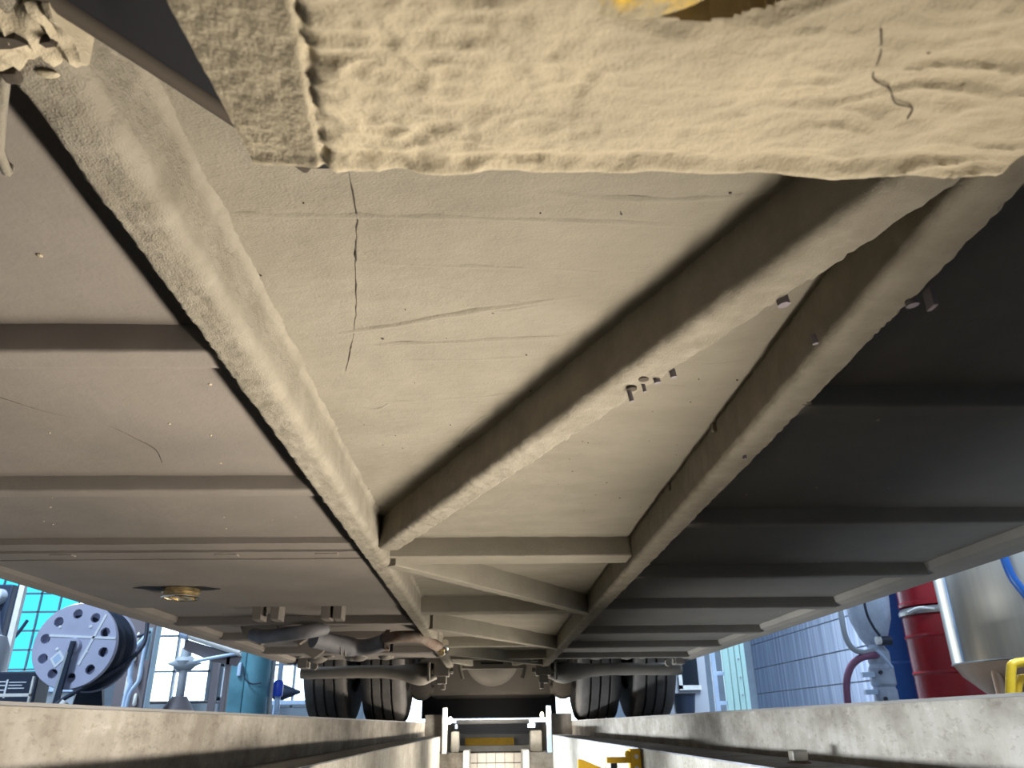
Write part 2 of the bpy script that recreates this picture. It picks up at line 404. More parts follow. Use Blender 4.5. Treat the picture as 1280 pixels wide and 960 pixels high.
for k in range(1, nbz): build('mortar_joint', B(x0, x1, YB + .02, YB + .05, z0 + .06 + ch * k - .014, z0 + .06 + ch * k + .014), 'tealgrey', w)
# open gate in the far wall
f = bmesh.new(); x0, x1, z0, z1 = OP[4]
box(f, x0, x0 + .08, YB - .03, YB + .2, 0, z1); box(f, x1 - .08, x1, YB - .03, YB + .2, 0, z1); box(f, x0, x1, YB - .03, YB + .2, z1 - .08, z1)
struct(build('door_1', f, 'frame'), 'open gate in the far wall seen past the rear wheels')

# right wall: frame with aluminium panels in courses
w = struct(build('wall_right', B(XR - .02, XR + .15, -4, YB, 0, H), 'grey'), 'hall wall clad in aluminium panels')
ph = .392; pm = None
for r in range(5):
    for c in range(1):
        y0 = 5.0
        if pm is None:
            g = build('panel', B(-.012, .012, .004, 8.98, .006, ph - .006, .005), 'alu', None); pm = g.data; g.parent = w
        else:
            g = bpy.data.objects.new('panel', pm); COL.objects.link(g); g.parent = w
        g.location = (XR - .034 + .003 * random.random(), y0, .02 + r * ph)
struct(build('baseboard_right', B(XR - .12, XR - .05, 5, YB, 0, .07, .01), 'bluewhite'))

# pit end ----------------------------------------------------------
o = struct(build('wall_pit_end', B(PL, -.30, PE, PE + .3, -1.5, .045), 'concrete'), 'concrete stubs where the pit narrows')
build('stub', B(.40, PRX, PE, PE + .3, -1.5, .045), 'concrete', o)
build('low_stub', B(-.345, -.17, PE - .02, PE + .5, -1.5, -.19), 'concrete', o)
build('low_stub', B(.255, .43, PE - .02, PE + .5, -1.5, -.19), 'concrete', o)
build('edge_strip', B(-.172, -.135, PE - .025, PE + .45, -1.5, -.175), 'white', o)
build('edge_strip', B(.222, .258, PE - .025, PE + .45, -1.5, -.175), 'white', o)
build('side_wall', B(-.7, -.30, PE + .3, 7.4, -1.5, -.004), 'concrete', o)
build('side_wall', B(.40, .8, PE + .3, 7.4, -1.5, -.004), 'concrete', o)
st = struct(build('floor_stairs', B(-.30, .40, 6.22, 6.5, -1.5, -.205), 'grout'), 'steps at the end of the pit')
tm = None
for r in range(7):
    for c in range(6):
        if tm is None:
            g = build('tile', B(.002, .066, -.008, 0, -.064, -.002, .002), 'tile', None); tm = g.data; g.parent = st
        else:
            g = bpy.data.objects.new('tile', tm); COL.objects.link(g); g.parent = st
        g.location = (-.158 + c * .067, 6.2185, -.206 - r * .067)
build('step', B(-.30, .40, 6.5, 6.72, -1.5, -.165), 'white', st)
build('step_nosing', B(-.19, .19, 6.62, 6.70, -.165, -.112), 'yellow', st)
build('step', B(-.30, .40, 6.72, 7.05, -1.5, -.085), 'grey', st)
build('step', B(-.30, .40, 7.05, 7.4, -1.5, -.045), 'grey', st)
build('step_nosing', B(-.28, .33, 7.0, 7.06, -.012, .022), 'white', st)
build('step_support', B(-.27, .32, 7.05, 7.08, -.06, -.012), 'grey', st)
for x, zt, m, lb in ((-.297, .088, 'white', 'white upright steel end post at the left side of the pit end'), (.395, .094, 'bluewhite', 'pale blue upright steel end post at the right side of the pit end')):
    t = thing('end_post', (x, PE - .02, -.19), lb, 'post')
    build('upright', B(x - .016, x + .016, PE - .035, PE - .003, -.19, zt, .003), m, t)
    build('foot_plate', B(x - .03, x + .03, PE - .03, PE - .003, -.19, -.178), 'navy', t)
for x0, x1, lb in ((-.262, -.205, 'beige rounded concrete block at the left end of the pit'), (.275, .355, 'beige rounded concrete block at the right end of the pit')):
    tag(build('concrete_block', B(x0, x1, 5.72, 5.85, -.19, -.058, .012), 'concrete_pale', None, .6), lb, 'block')
for x, z, m, r, lb in ((-.262, .012, 'lamp', .013, 'small lit white lamp on the left end post'), (.352, .035, 'lampgreen', .013, 'small lit yellow-green lamp beside the right end post')):
    t = thing('pit_lamp', (x, PE + .02, z), lb, 'lamp')
    build('bulb', LA([(.002, -r * 1.6), (r * .8, -r * 1.2), (r, 0), (r * .8, r * 1.2), (.002, r * 1.6)], 'Z', (x, PE + .02, z), 12), m, t, 1)
    pl_ = bpy.data.lights.new('pit_lamp_glow', 'POINT'); pl_.energy = 4.0; pl_.color = (1.0, .93, .82); pl_.shadow_soft_size = .012
    po = bpy.data.objects.new('pit_lamp_glow', pl_); COL.objects.link(po); po.location = (0, -.075, 0); po.parent = t
    build('bracket', B(min(x, x + math.copysign(.05, x)), max(x, x + math.copysign(.05, x)), PE - .005, PE + .035, z - r * 1.6 - .006, z - r * 1.6), 'grey', t)

# ================================================================== THE BUS
bus = thing('bus', (0, 3.0, 0), 'large bus over the pit, its dust-caked tan underside, frame rails and twin rear tyres showing', 'bus')
ZP, ZB = .361, .302
build('floor_panel', slab(-.245, .335, -1.4, 5.1, ZP, .02, .010, .0015, 30), 'dust', bus, 1)
build('floor_panel', slab(-1.21, -.2452, -1.4, 1.76, ZP, .02, .016, .0009, 12), 'dust_grey', bus, 1)['label'] = 'greyer smooth panel on the left'
build('floor_panel', slab(-1.21, -.2452, 1.76, 5.1, ZP, .02, .03, .0009, 12), 'dust_grey', bus, 1)
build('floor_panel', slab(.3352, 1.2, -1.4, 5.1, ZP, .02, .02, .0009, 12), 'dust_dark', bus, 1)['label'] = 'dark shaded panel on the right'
# creases pressed into the panel
cr = bmesh.new()
for pts, w_, h_ in (
    ([(-.165, .737), (-.094, .713), (-.01, .684), (.101, .651)], .0035, .0020), ([(-.14, .728), (-.06, .700), (.02, .682), (.06, .668)], .003, .0014),
    ([(-.135, .764), (-.045, .754), (.076, .745)], .003, .0015), ([(-.219, .528), (-.107, .527), (.059, .531), (.197, .541)], .003, .0011),
    ([(.02, .492), (.121, .503), (.2, .497), (.246, .488)], .003, .0012), ([(-.1, .60), (.02, .604), (.15, .612), (.20, .604)], .0025, .0010),
    ([(-.1, .628), (-.03, .645), (.03, .668), (.09, .676)], .0025, .0010), ([(-.15, .93), (-.02, .91), (.08, .885)], .0025, .0008),
    ([(-.12, .80), (-.02, .80), (.06, .79)], .0025, .0007), ([(.20, .80), (.26, .81), (.30, .80)], .002, .0008), ([(.17, .86), (.24, .875), (.31, .87)], .002, .0008),
    ([(-.18, 1.1), (-.08, 1.09), (-.02, 1.07)], .002, .0006), ([(-.06, 1.12), (-.02, 1.0), (.03, .94)], .002, .0006), ([(-.18, .94), (-.15, .95), (-.13, .93)], .002, .001)):
    ridge(cr, pts, w_ * 1.6, h_ * 2.1, ZP)
build('crease', cr, 'dust', bus, 3)['kind'] = 'stuff'
ck = bmesh.new()
P = [(-.107, .470), (-.109, .527), (-.116, .565), (-.122, .599), (-.131, .66), (-.139, .705), (-.149, .75), (-.157, .78), (-.175, .845)]
Q = []
for i in range(len(P) - 1):
    for k in range(5):
        t = k / 5; Q.append((P[i][0] * (1 - t) + P[i + 1][0] * t + random.uniform(-.0007, .0007), P[i][1] * (1 - t) + P[i + 1][1] * t))
tube(ck, [(x, y, ZP + .0002) for x, y in Q], [.0006 * random.uniform(.3, 1.5) for _ in Q], 5)
build('crack', ck, 'crack', bus)['label'] = 'ragged crack across the central panel'
ck = bmesh.new(); tube(ck, smoothpath([(-.65, .88, ZP), (-.618, .91, ZP), (-.584, .959, ZP), (-.531, 1.004, ZP), (-.512, 1.062, ZP), (-.503, 1.112, ZP), (-.517, 1.173, ZP)]), .0009, 5)
build('crack', ck, 'crack', bus)['label'] = 'thin curved crack on the left panel'
# pits and splashes on the panel
pt = bmesh.new()
for k in range(70):
    x, y = random.uniform(-.22, .31), random.uniform(.42, 1.5); r = random.uniform(.0006, .0017)
    lathe(pt, [(r, -.0004), (r * .6, -.0012)], 'Z', (x, y, ZP), 6)
build('pit_mark', pt, 'crack', bus)['kind'] = 'stuff'
pt = bmesh.new()
for k in range(90):
    x, y = (random.uniform(-1.1, -.3), random.uniform(.55, 2.5)) if k < 60 else (random.uniform(.45, 1.15), random.uniform(.9, 4)); r = random.uniform(.0008, .0028)
    lathe(pt, [(r, .0008), (r * 1.1, -.0006), (r * .4, -.0015)], 'Z', (x, y, ZP), 6)
build('mud_speck', pt, 'dust_caked', bus)['kind'] = 'stuff'

# rails and diagonals
build('frame_rail', bar((-.242, -1.3), (-.242, 5.0), .042, ZB, ZP + .002, .004, .013, .012, amp=.0016), 'rail', bus, 1)
build('frame_rail', bar((.339, -1.3), (.339, 5.0), .042, ZB, ZP + .002, .009, .003, 0, amp=.0014), 'rail', bus, 1)
def off(p0, p1, s):
    d = Vector((p1[0] - p0[0], p1[1] - p0[1])).normalized(); n = Vector((d.y, -d.x)) * s
    return (p0[0] + n.x, p0[1] + n.y), (p1[0] + n.x, p1[1] + n.y)
a, b = off((-.227, 1.555), (.330, .260), -.0215)
build('diagonal_brace', bar(a, b, .043, ZB + .0006, ZP + .002, .003, .012, 0, amp=.0017, ns=50), 'rail', bus, 1)
build('diagonal_brace', bar((-.224, 1.74), (.325, 2.60), .036, ZB + .001, ZP + .002, .003, .003, step=.03, amp=.0006), 'dust', bus, 1)
build('diagonal_brace', bar((-.224, 2.96), (.325, 3.86), .036, ZB + .001, ZP + .002, .003, .003, step=.03, amp=.0006), 'dust', bus, 1)
build('diagonal_brace', bar((-.224, 4.10), (.325, 4.92), .036, ZB + .001, ZP + .002, .003, .003, step=.03, amp=.0006), 'dust', bus, 1)
# cross members
def cross(x0, x1, y0, y1, zb, m, rl=.004, rr=.002):
    return build('cross_member', bar((x0, (y0 + y1) / 2), (x1, (y0 + y1) / 2), y1 - y0, zb, ZP + .001, rr, rl, step=.03, amp=.0006), m, bus, 1)
for y0, y1, zb in ((.715, .756, .329), (1.243, 1.278, .335)): cross(-1.17, -.262, y0, y1, zb, 'dust_grey')
for y0, y1, zb in ((3.02, 3.06, .33), (3.55, 3.6, .33), (4.25, 4.3, .33)): cross(-1.17, -.262, y0, y1, zb, 'dust_grey')
for y0, y1, zb in ((.24, .28, .332), (.872, .905, .333), (1.47, 1.498, .329), (2.05, 2.085, .328), (2.645, 2.69, .326), (3.43, 3.48, .328), (4.09, 4.14, .33), (4.75, 4.8, .33)):
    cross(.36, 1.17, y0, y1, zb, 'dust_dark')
for y0, y1, zb in ((1.715, 1.80, .318), (2.575, 2.64, .312), (3.80, 3.85, .315), (4.55, 4.6, .315)): cross(-.221, .318, y0, y1, zb, 'dust')
# closing flange and lower panel at left
build('flange', slab(-1.19, -.263, 1.70, 1.765, .347, .014, .02, .0008, 30), 'dust_grey', bus, 1)
build('flange', slab(-1.19, -.263, 1.769, 1.84, .3425, .016, .02, .0008, 30), 'dust_grey', bus, 1)
build('lower_panel', slab(-1.19, -.275, 1.842, 2.62, .340, .018, .02, .0010, 8), 'dust_grey', bus, 1)
for x, y in ((-1.0, 1.78), (-.63, 1.785), (-.40, 1.782)): build('clip', B(x, x + .05, y, y + .022, .3395, .3435, .0015), 'dust_grey', bus)
# drain cap in its slot
s = build('slot_shade', PR([(-1.0, 2.225), (-.965, 2.205), (-.80, 2.215), (-.765, 2.255), (-.80, 2.275), (-.95, 2.27)], 'Z', .3385, .345), 'black', bus)  # black shape stands in for the shade inside the slot
c = build('drain_cap', LA([(.030, .022), (.050, .020), (.052, .010), (.047, .008), (.047, .002), (.050, 0), (.050, -.004), (.043, -.005), (.040, .004), (.002, .004)], 'Z', (-.872, 2.25, .318), 36), 'brass', bus, .5)
c['label'] = 'brassy round drain cap'
for a_ in range(3): build('cap_rib', B(-.905 + a_ * .026, -.895 + a_ * .026, 2.215, 2.285, .313, .322), 'brass', c)
build('cap_ring', LA([(.049, -.004), (.0525, -.002), (.0525, .001), (.049, .002)], 'Z', (-.872, 2.25, .3165), 36, False), 'chrome', c, 1)
# skirts
def skirt(s):
    poly = [(1.165, .363), (1.170, .342), (1.190, .333), (1.196, .337), (1.232, .329), (1.246, .332), (1.250, .345), (1.252, 1.0), (1.240, 1.0), (1.238, .375)]
    bm = bmesh.new()
    for y0, y1 in ((-1.5, 5.05), (6.55, 8.6)): prism(bm, [(s * (x) - .0, z) for x, z in poly], 'Y', y0, y1)
    return bm
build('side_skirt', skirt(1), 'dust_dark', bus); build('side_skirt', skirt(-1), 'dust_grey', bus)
bm = bmesh.new()
box(bm, -1.262, -1.252, -1.6, 8.7, 1.0, 3.0); box(bm, 1.252, 1.262, -1.6, 8.7, 1.0, 3.0); box(bm, -1.262, 1.262, -1.6, 8.7, 3.0, 3.03)
box(bm, -1.262, 1.262, -1.6, -1.58, .4, 3.0); box(bm, -1.262, 1.262, 8.6, 8.7, .45, 3.0); box(bm, -1.25, 1.25, -1.58, 8.6, 1.0, 1.02)
build('body_shell', bm, 'grey', bus)
build('wheel_arch', B(-1.25, 1.25, 4.9, 5.1, .385, 1.0), 'dust_dark', bus)
build('wheel_arch', B(-1.25, 1.25, 6.5, 6.55, .7, 1.0), 'dust_dark', bus)

# near bracket plate hanging below the frame, with oval hole
def plate():
    bm = bmesh.new(); X0, X1, Y0, Y1 = -.112, .226, -.02, .2655; nx, ny = 300, 230; Z = .195; V = {}
    hc, hr = (.0625, .135), (.043, .037)
    def inside(x, y): return ((x - hc[0]) / hr[0]) ** 2 + ((y - hc[1]) / hr[1]) ** 2 < 1
    for j in range(ny + 1):
        ty = j / ny; y = Y0 + (Y1 - Y0) * ty
        for i in range(nx + 1):
            x = X0 + (X1 - X0) * i / nx
            yy = y
            if x > .2195: yy = min(yy, Y1 - (x - .2195) * 2.6)        # chamfered far right corner
            cx = -.071 + .011 * (Y1 - yy) / .08                      # crease between side facet and face
            p = Vector((x, yy, 0))
            q = Vector((x * .9 + .01 * fnoise(p, 40), yy * 1.5 + .008 * fnoise(p + Vector((3, 1, 0)), 35), 0))
            rid = 1 - abs(fnoise(q, 62)) * 2.2
            left = max(0.0, min(1.0, (.05 - x) / .1)); right = max(0.0, min(1.0, (x - .08) / .08))
            n = .0021 * fnoise(p, 30) + .0017 * rid * (.35 + .9 * left) + .0008 * fnoise(p, 150) * (.35 + left) + .0003 * fnoise(p, 330) - .0012 * max(0, fnoise(p + Vector((9, 2, 0)), 75) - .42) * 3
            n += .0026 * (1 - min(1, abs(fnoise(Vector((x * .55 + .35 * yy + 2, yy * 1.7 + .006 * fnoise(p, 60), 4)), 46)) * 3.0)) * right
            if x < cx: n = .0006 * fnoise(p, 60) + .0005 * fnoise(p, 140) + .0003 * fnoise(p, 300)
            z = Z - n
            if x < cx: z += (cx - x) * .48
            g = (x - cx) / .0022; z += .0034 * math.exp(-g * g) * (.7 + .5 * fnoise(p, 80))
            g = (x - cx - .006) / .006; z -= .0008 * math.exp(-g * g)
            e = Y1 - yy + .0012 * fnoise(Vector((x, 0, 7)), 45)
            z -= (.0026 if x > cx else .0010) * math.exp(-((e - .003) / .004) ** 2)                       # rolled far rim
            if x > cx: z += .0022 * math.exp(-((e - .0125) / .0035) ** 2) * (.65 + .6 * fnoise(Vector((x, 0, 1)), 30))
            if e < .0015 and x > cx: z += .002 * (1 - e / .0015)
            r = math.hypot((x - hc[0]) / hr[0], (yy - hc[1]) / hr[1])
            if r < 1.5: z += .003 * max(0, 1 - abs(r - 1.0) / .16) * (1 + .6 * fnoise(p, 70))
            if x < cx: yy += (cx - x) * .72
            z += (yy - Y1) * .22
            V[i, j] = bm.verts.new((x, yy, z))
    dead = []
    for j in range(ny):
        for i in range(nx):
            x, y = X0 + (X1 - X0) * (i + .5) / nx, Y0 + (Y1 - Y0) * (j + .5) / ny
            w_ = .0016 * fnoise((x * 1.0, y, 2), 120)
            if not inside(x + w_, y + w_): bm.faces.new((V[i, j], V[i + 1, j], V[i + 1, j + 1], V[i, j + 1]))
    for v in [v for v in bm.verts if not v.link_faces]: bm.verts.remove(v)
    bmesh.ops.remove_doubles(bm, verts=bm.verts, dist=.00002)
    ed = [e for e in bm.edges if len(e.link_faces) == 1]
    r = bmesh.ops.extrude_edge_only(bm, edges=ed)
    for v in [g for g in r['geom'] if isinstance(g, bmesh.types.BMVert)]: v.co.z = v.co.z + .006 if v.co.x < -.07 else .224 + (v.co.y - Y1) * .22
    return bm
pl = build('mounting_plate', plate(), 'dust_caked', bus, .9); pl['label'] = 'thick mud-caked plate with an oval hole, nearest the viewer'
build('yellow_disc', LA([(.002, -.001), (.020, -.0005), (.037, .0), (.039, .002), (.039, .03)], 'Z', (.042, .133, .174), 40), 'yelltan', pl)['label'] = 'chipped yellow disc seen through the hole'
def zpl(x, y): return .1945 + (y - .2655) * .22 - .0006
for pts, r in (([(.123, .172), (.129, .184), (.133, .197), (.142, .203), (.149, .212), (.157, .215), (.159, .222)], .0003), ([(.144, .183), (.150, .177), (.157, .175), (.165, .171)], .0006)):
    build('crack', T(smoothpath([(x, y, zpl(x, y)) for x, y in pts], 4), r, 6), 'crack', pl, 1)
build('mud_lump', LA([(.002, -.004), (.014, -.001), (.017, .004), (.016, .012)], 'Z', (.094, .150, .19), 14), 'dust_caked', pl, 1)
build('hanger_block', B(-.09, .20, -.02, .13, .238, ZP, .004), 'dust', pl)
# gusset between rail and plate, its shadowed face put into black colour, joint bracket with rod at the rail's near end
build('gusset', PR([(-.222, .262), (-.222, .268), (-.118, .398), (-.090, .398), (-.090, .262)], 'Z', .3035, .362), 'black', bus)
g = build('gusset_lip', T([(-.223, .263, .303), (-.185, .309, .303), (-.116, .3955, .303)], .0048, 8), 'crack', bus, 1)
bm = bmesh.new()
for k in range(12):
    x, y = random.uniform(-.272, -.222), random.choice((random.uniform(.262, .283), random.uniform(.302, .318))); r = random.uniform(.0025, .005)
    bmesh.ops.create_icosphere(bm, subdivisions=2, radius=r, matrix=Matrix.Translation((x, y, .300 + random.uniform(-.002, .003))) @ Matrix.Diagonal((1.8, 1, .35, 1)))
for v in bm.verts: v.co += Vector((fnoise(v.co, 90), fnoise(v.co + Vector((5, 0, 0)), 90), fnoise(v.co, 130))) * .002
build('mud_clod', bm, 'dust_caked', bus, 1)['kind'] = 'stuff'
br = build('joint_bracket', bar((-.42, .292), (-.214, .292), .036, .2975, .34, .005, .005, amp=.0035, step=.003, ns=85), 'dust_caked', bus, 1)
build('slot', PR([(-.262, .293), (-.250, .2885), (-.240, .290), (-.235, .2935), (-.245, .2965), (-.258, .297)], 'Z', .2945, .305), 'crack', br)
build('slot', PR([(-.229, .2925), (-.223, .2915), (-.221, .2945), (-.227, .2955)], 'Z', .2945, .305), 'crack', br)
build('slot', B(-.262, -.253, .314, .322, .2955, .31, .002), 'crack', br)
build('tie_rod', T([(-.261, .316, .3025), (-.283, .350, .3025), (-.304, .384, .304), (-.33, .43, .325), (-.36, .47, .362)], .0034, 8), 'dust', bus, 1)
# studs and tabs along braces and rails
def stud(x, y, L, r, ang=0, m='brownframe'):  # dark brown puts the shade of the studs into their colour
    return build('stud', T([(x, y, ZB + .003), (x + .2 * L * math.cos(ang), y + .2 * L * math.sin(ang), ZB - L)], r, 8), m, bus, 1)
for x, y, L, r in ((.149, .752, .013, .0026), (.162, .738, .008, .002), (.173, .722, .005, .0036), (.186, .706, .006, .0034), (.248, .560, .005, .0055), (.360, .562, .004, .0055), (.302, .63, .006, .003), (.342, .974, .004, .003)):
    stud(x, y, L, r)
build('tab', B(.3655, .3695, .541, .553, .287, .306, .001), 'brownframe', bus)
for x, y in ((.162, .760), (.17, .735), (.366, .80)):
    build('hole', LA([(.002, -.0012), (.0055, -.0008), (.0055, .002)], 'Z', (x - .010, y - .012, ZB), 10), 'crack', bus)
for x, y in ((.319, 1.007), (.319, 1.30), (.331, .75)): build('tab', B(x - .006, x + .001, y - .005, y + .004, ZP - .012, ZP, .001), 'dust', bus)

# hoses and pipe at the rear of the left bay
build('hose', T(smoothpath([(-.93, 3.2, .315), (-.86, 3.12, .298), (-.76, 3.04, .298), (-.68, 3.0, .302), (-.62, 3.05, .32)]), .026, 12), 'hose', bus, 1)['label'] = 'short black hose at left'
h = build('hose', T(smoothpath([(-.70, 3.22, .30), (-.62, 3.30, .285), (-.55, 3.34, .276), (-.49, 3.32, .276), (-.43, 3.26, .286), (-.41, 3.22, .29)]), [.036] * 6 + [.038] * 4 + [.033] * 16, 16), 'hose', bus, 1)
h['label'] = 'thick grey bent hose'
for p in ((-.60, 3.312, .283), (-.585, 3.322, .281)): build('hose_band', LA([(.036, -.004), (.041, 0), (.036, .004)], 'X', p, 18, False), 'dust_grey', h, 1)
build('clamp', LA([(.036, -.01), (.041, -.008), (.041, .008), (.036, .01)], 'X', (-.405, 3.22, .29), 18, True), 'rust', h)
build('clamp_strap', B(-.392, -.380, 3.19, 3.2, .245, .31), 'black', h)
p = build('pipe', T(smoothpath([(-.41, 3.2, .292), (-.36, 3.17, .298), (-.28, 3.2, .300), (-.25, 3.3, .292), (-.215, 3.48, .283)]), .022, 14), 'rust', bus, 1); p['label'] = 'rusty pipe with bright end'
build('pipe_end', LA([(.004, -.012), (.027, -.010), (.030, .0), (.024, .014), (.004, .016)], 'X', (-.19, 3.47, .286), 18), 'chrome', p, 1)
build('pipe_end', LA([(.004, -.012), (.012, -.010), (.014, .0), (.004, .01)], 'Y', (-.203, 3.44, .258), 14), 'brass', p, 1)
for x in (-.80, -.74, -.57, -.53): build('bracket', B(x, x + .03, 2.70, 2.78, .31, ZP, .003), 'dust_grey', bus)
for x, y in ((-1.02, 3.3), (-.86, 3.28), (-.95, 4.0)): build('bracket', PR([(x, .36), (x + .16, .36), (x + .13, .315), (x + .09, .285), (x + .02, .32)], 'Y', y, y + .04), 'dust_grey', bus)

# axle, hangers, differential
CX = .018
def mx(x): return 2 * CX - x
def arm(s):
    pts = [(-1.18, 5.17, .29), (-.98, 5.16, .290), (-.80, 5.16, .294), (-.64, 5.16, .290), (-.52, 5.16, .281), (-.44, 5.16, .276), (-.38, 5.17, .284), (-.30, 5.2, .305)]
    if s > 0: pts = [(mx(x), y, z) for x, y, z in pts]
    P = smoothpath(pts, 5); k = len(P) - 1
    rs = [.036 + .030 * math.exp(-((i / k - .74) / .20) ** 2) for i in range(k + 1)]
    bm = T(P, rs, 18)
    for v in bm.verts: v.co += Vector((0, 0, .004 * fnoise(v.co, 14)))
    return bm
ax = build('axle', arm(-1), 'dust_dark', bus, 1); ax['label'] = 'swept axle beam in front of the rear tyres'
build('axle_arm', arm(1), 'dust_dark', ax, 1)
build('axle_tube', T([(-.6, 5.75, .50), (.63, 5.75, .50)], .07, 16), 'dust_dark', ax, 1)
build('differential', LA([(.01, -.19), (.10, -.17), (.165, -.11), (.19, 0), (.165, .11), (.10, .17), (.01, .19)], 'Y', (CX, 5.72, .412), 36), 'dust_dark', ax, 1)
cb = build('centre_bracket', B(-.20, .235, 5.15, 5.19, .302, .352, .003), 'dust_dark', bus)
build('slot', B(-.055, .085, 5.146, 5.16, .330, .341), 'black', cb)  # black block stands in for the dark inside of the opening
for s in (-1, 1):
    f = (lambda x: x) if s < 0 else mx
    def BX(x0, x1, *r): a_, b_ = sorted((f(x0), f(x1))); return B(a_, b_, *r)
    hg = build('spring_hanger', PR([(f(-.45), .334), (f(-.17), .334), (f(-.23), .352), (f(-.28), .372), (f(-.38), .352)], 'Y', 5.05, 5.15), 'dust_dark', bus)
    build('hanger_block', BX(-.345, -.25, 5.06, 5.15, .255, .336, .006), 'dust_dark', hg)
    build('hanger_block', BX(-.325, -.268, 5.07, 5.14, .212, .256, .005), 'dust_dark', hg)
    build('hanger_block', BX(-.30, -.275, 5.09, 5.13, .18, .214, .005), 'dust_dark', hg)
    build('hanger_ear', BX(-.378, -.366, 5.0, 5.1, .225, .335, .002), 'dust_dark', hg)
    build('hook', T([(f(-.185), 5.06, .348), (f(-.183), 5.06, .30), (f(-.165), 5.06, .24)], .011, 10), 'dust', hg, 1)
    for x in (-.355, -.238): build('bolt', LA([(.014, -.01), (.016, .0), (.014, .012)], 'X', (f(x), 5.08, .285), 8), 'dust_dark', hg)
    build('diagonal_brace', bar((f(-.23), 4.72), (f(-.12), 5.1), .035, .315, ZP, .003, .003, step=.05, amp=0), 'dust', bus, 1)
    # lumpy hardware where the skirt ends at the wheel arch
    bm = bmesh.new()
    for k in range(9):
        x = random.uniform(-1.12, -.6); r = random.uniform(.02, .045)
        bmesh.ops.create_icosphere(bm, subdivisions=2, radius=r, matrix=Matrix.Translation((f(x), random.uniform(4.75, 5.0), .365)) @ Matrix.Diagonal((1.5, 1, .8, 1)))
    build('mud_clod', bm, 'dust_dark', bus, 1)['kind'] = 'stuff'
    b_ = build('bracket', BX(-1.16, -1.10, 4.95, 5.05, .305, .362, .006), 'dust_dark', bus)
    build('bolt', LA([(.02, -.02), (.022, .0), (.018, .02)], 'Y', (f(-1.06), 4.98, .315), 10), 'dust_dark', b_)
for s in (-1, 1):
    f = (lambda x: x) if s < 0 else mx
    bc = build('brake_chamber', LA([(.02, -.09), (.075, -.085), (.085, -.02), (.09, 0), (.085, .02), (.075, .085), (.02, .09)], 'Y', (f(-.50), 6.05, .235), 24), 'dust_dark', bus, .6)
    build('chamber_bracket', T([(f(-.50), 6.05, .30), (f(-.50), 6.05, .52)], .03, 10), 'dust_dark', bc, .8)
    build('chamber_bracket', T([(f(-.58), 6.0, .24), (f(-.40), 6.0, .21)], .035, 10), 'dust_dark', bc, .8)
ec = build('engine_cover', B(-.46, .50, 6.25, 7.4, .185, .9, .02), 'dust_dark', bus)
build('dark_band_sheet', B(-.57, .56, 7.0, 7.02, .030, .21, .004), 'black', bus)['label'] = 'added black sheet that makes the dark band behind the rear axle'  # added sheet that supplies the dark band below the engine cover
# tyres
def tire(x0, x1):
    w_ = x1 - x0; R = .5; hw = w_ / 2; pr = [(.28, -hw * .72), (.30, -hw * .92), (.40, -hw), (.455, -hw * .98), (.485, -hw * .92), (.498, -hw * .82)]
    g = [-.44, .0, .44]
    for c in g:
        u = c * hw; pr += [(R, u - .0075), (R - .014, u - .006), (R - .014, u + .006), (R, u + .0075)]
    pr += [(.498, hw * .82), (.485, hw * .92), (.455, hw * .98), (.40, hw), (.30, hw * .92), (.28, hw * .72)]
    return LA(pr, 'X', ((x0 + x1) / 2, 5.77, R), 72, True)
for x0, x1, lb in ((-1.215, -.925, 'outer twin tyre on the left'), (-.845, -.56, 'inner twin tyre on the left'), (.583, .868, 'inner twin tyre on the right'), (.945, 1.235, 'outer twin tyre on the right')):
    t = build('tire', tire(x0, x1), 'rubber', bus, .7); t['label'] = lb
    xc = (x0 + x1) / 2
    build('rim', LA([(.05, -.1), (.24, -.1), (.275, -.11), (.283, -.105), (.283, .105), (.24, .1), (.05, .1)], 'X', (xc, 5.77, .5), 32), 'dust_dark', t, .6)

# ================================================================== THINGS IN THE PIT
t = thing('pit_jack', (.41, 2.32, -1.5), 'yellow painted pit jack standing against the right pit wall', 'jack')
build('base_plate', B(.24, .41, 2.2, 2.45, -1.5, -1.48), 'yellow', t)
u = build('upright', B(.382, .410, 2.30, 2.345, -1.48, -.088, .003), 'yellow', t)
for z in (-.106, -.135): build('bolt', LA([(.002, -.006), (.006, -.006), (.006, .004)], 'Y', (.396, 2.297, z), 8), 'steel', u)
build('arm', B(.320, .384, 2.305, 2.335, -.122, -.108, .002), 'yellow', t)
build('arm_pin', LA([(.009, -.03), (.009, .004)], 'Z', (.338, 2.32, -.122), 12), 'navy', t)
build('lug', LA([(.006, -.006), (.0085, 0), (.006, .006)], 'Y', (.374, 2.30, -.100), 10), 'yellow', t)
build('gusset', PR([(.240, -.112), (.250, -.112), (.320, -.140), (.320, -.20), (.240, -.20)], 'Y', 2.31, 2.33), 'yellow', t)
build('gusset_foot', B(.24, .40, 2.305, 2.335, -.21, -.195), 'yellow', t)
t = thing('square_bolt', (.505, 1.34, -.0855), 'square rusty bolt head standing on the right pit ledge', 'bolt')
build('head', B(.478, .502, 1.33, 1.354, -.0835, -.066, .002), 'steel', t)
build('washer', LA([(.018, -.0856), (.018, -.0835)], 'Z', (.49, 1.342, 0), 16), 'rust', t)
t = thing('drain_funnel', (-.265, 1.52, -1.5), 'dark round oil-drain pan on a stand beside the left pit wall', 'oil pan')
build('pan', LA([(.01, -.155), (.02, -.15), (.052, -.104), (.055, -.102), (.055, -.099), (.051, -.101), (.02, -.142), (.005, -.145)], 'Z', (-.265, 1.52, 0), 36), 'darkred', t, .6)
build('pole', T([(-.265, 1.52, -1.48), (-.265, 1.52, -.15)], .014, 12), 'grey', t, .8)
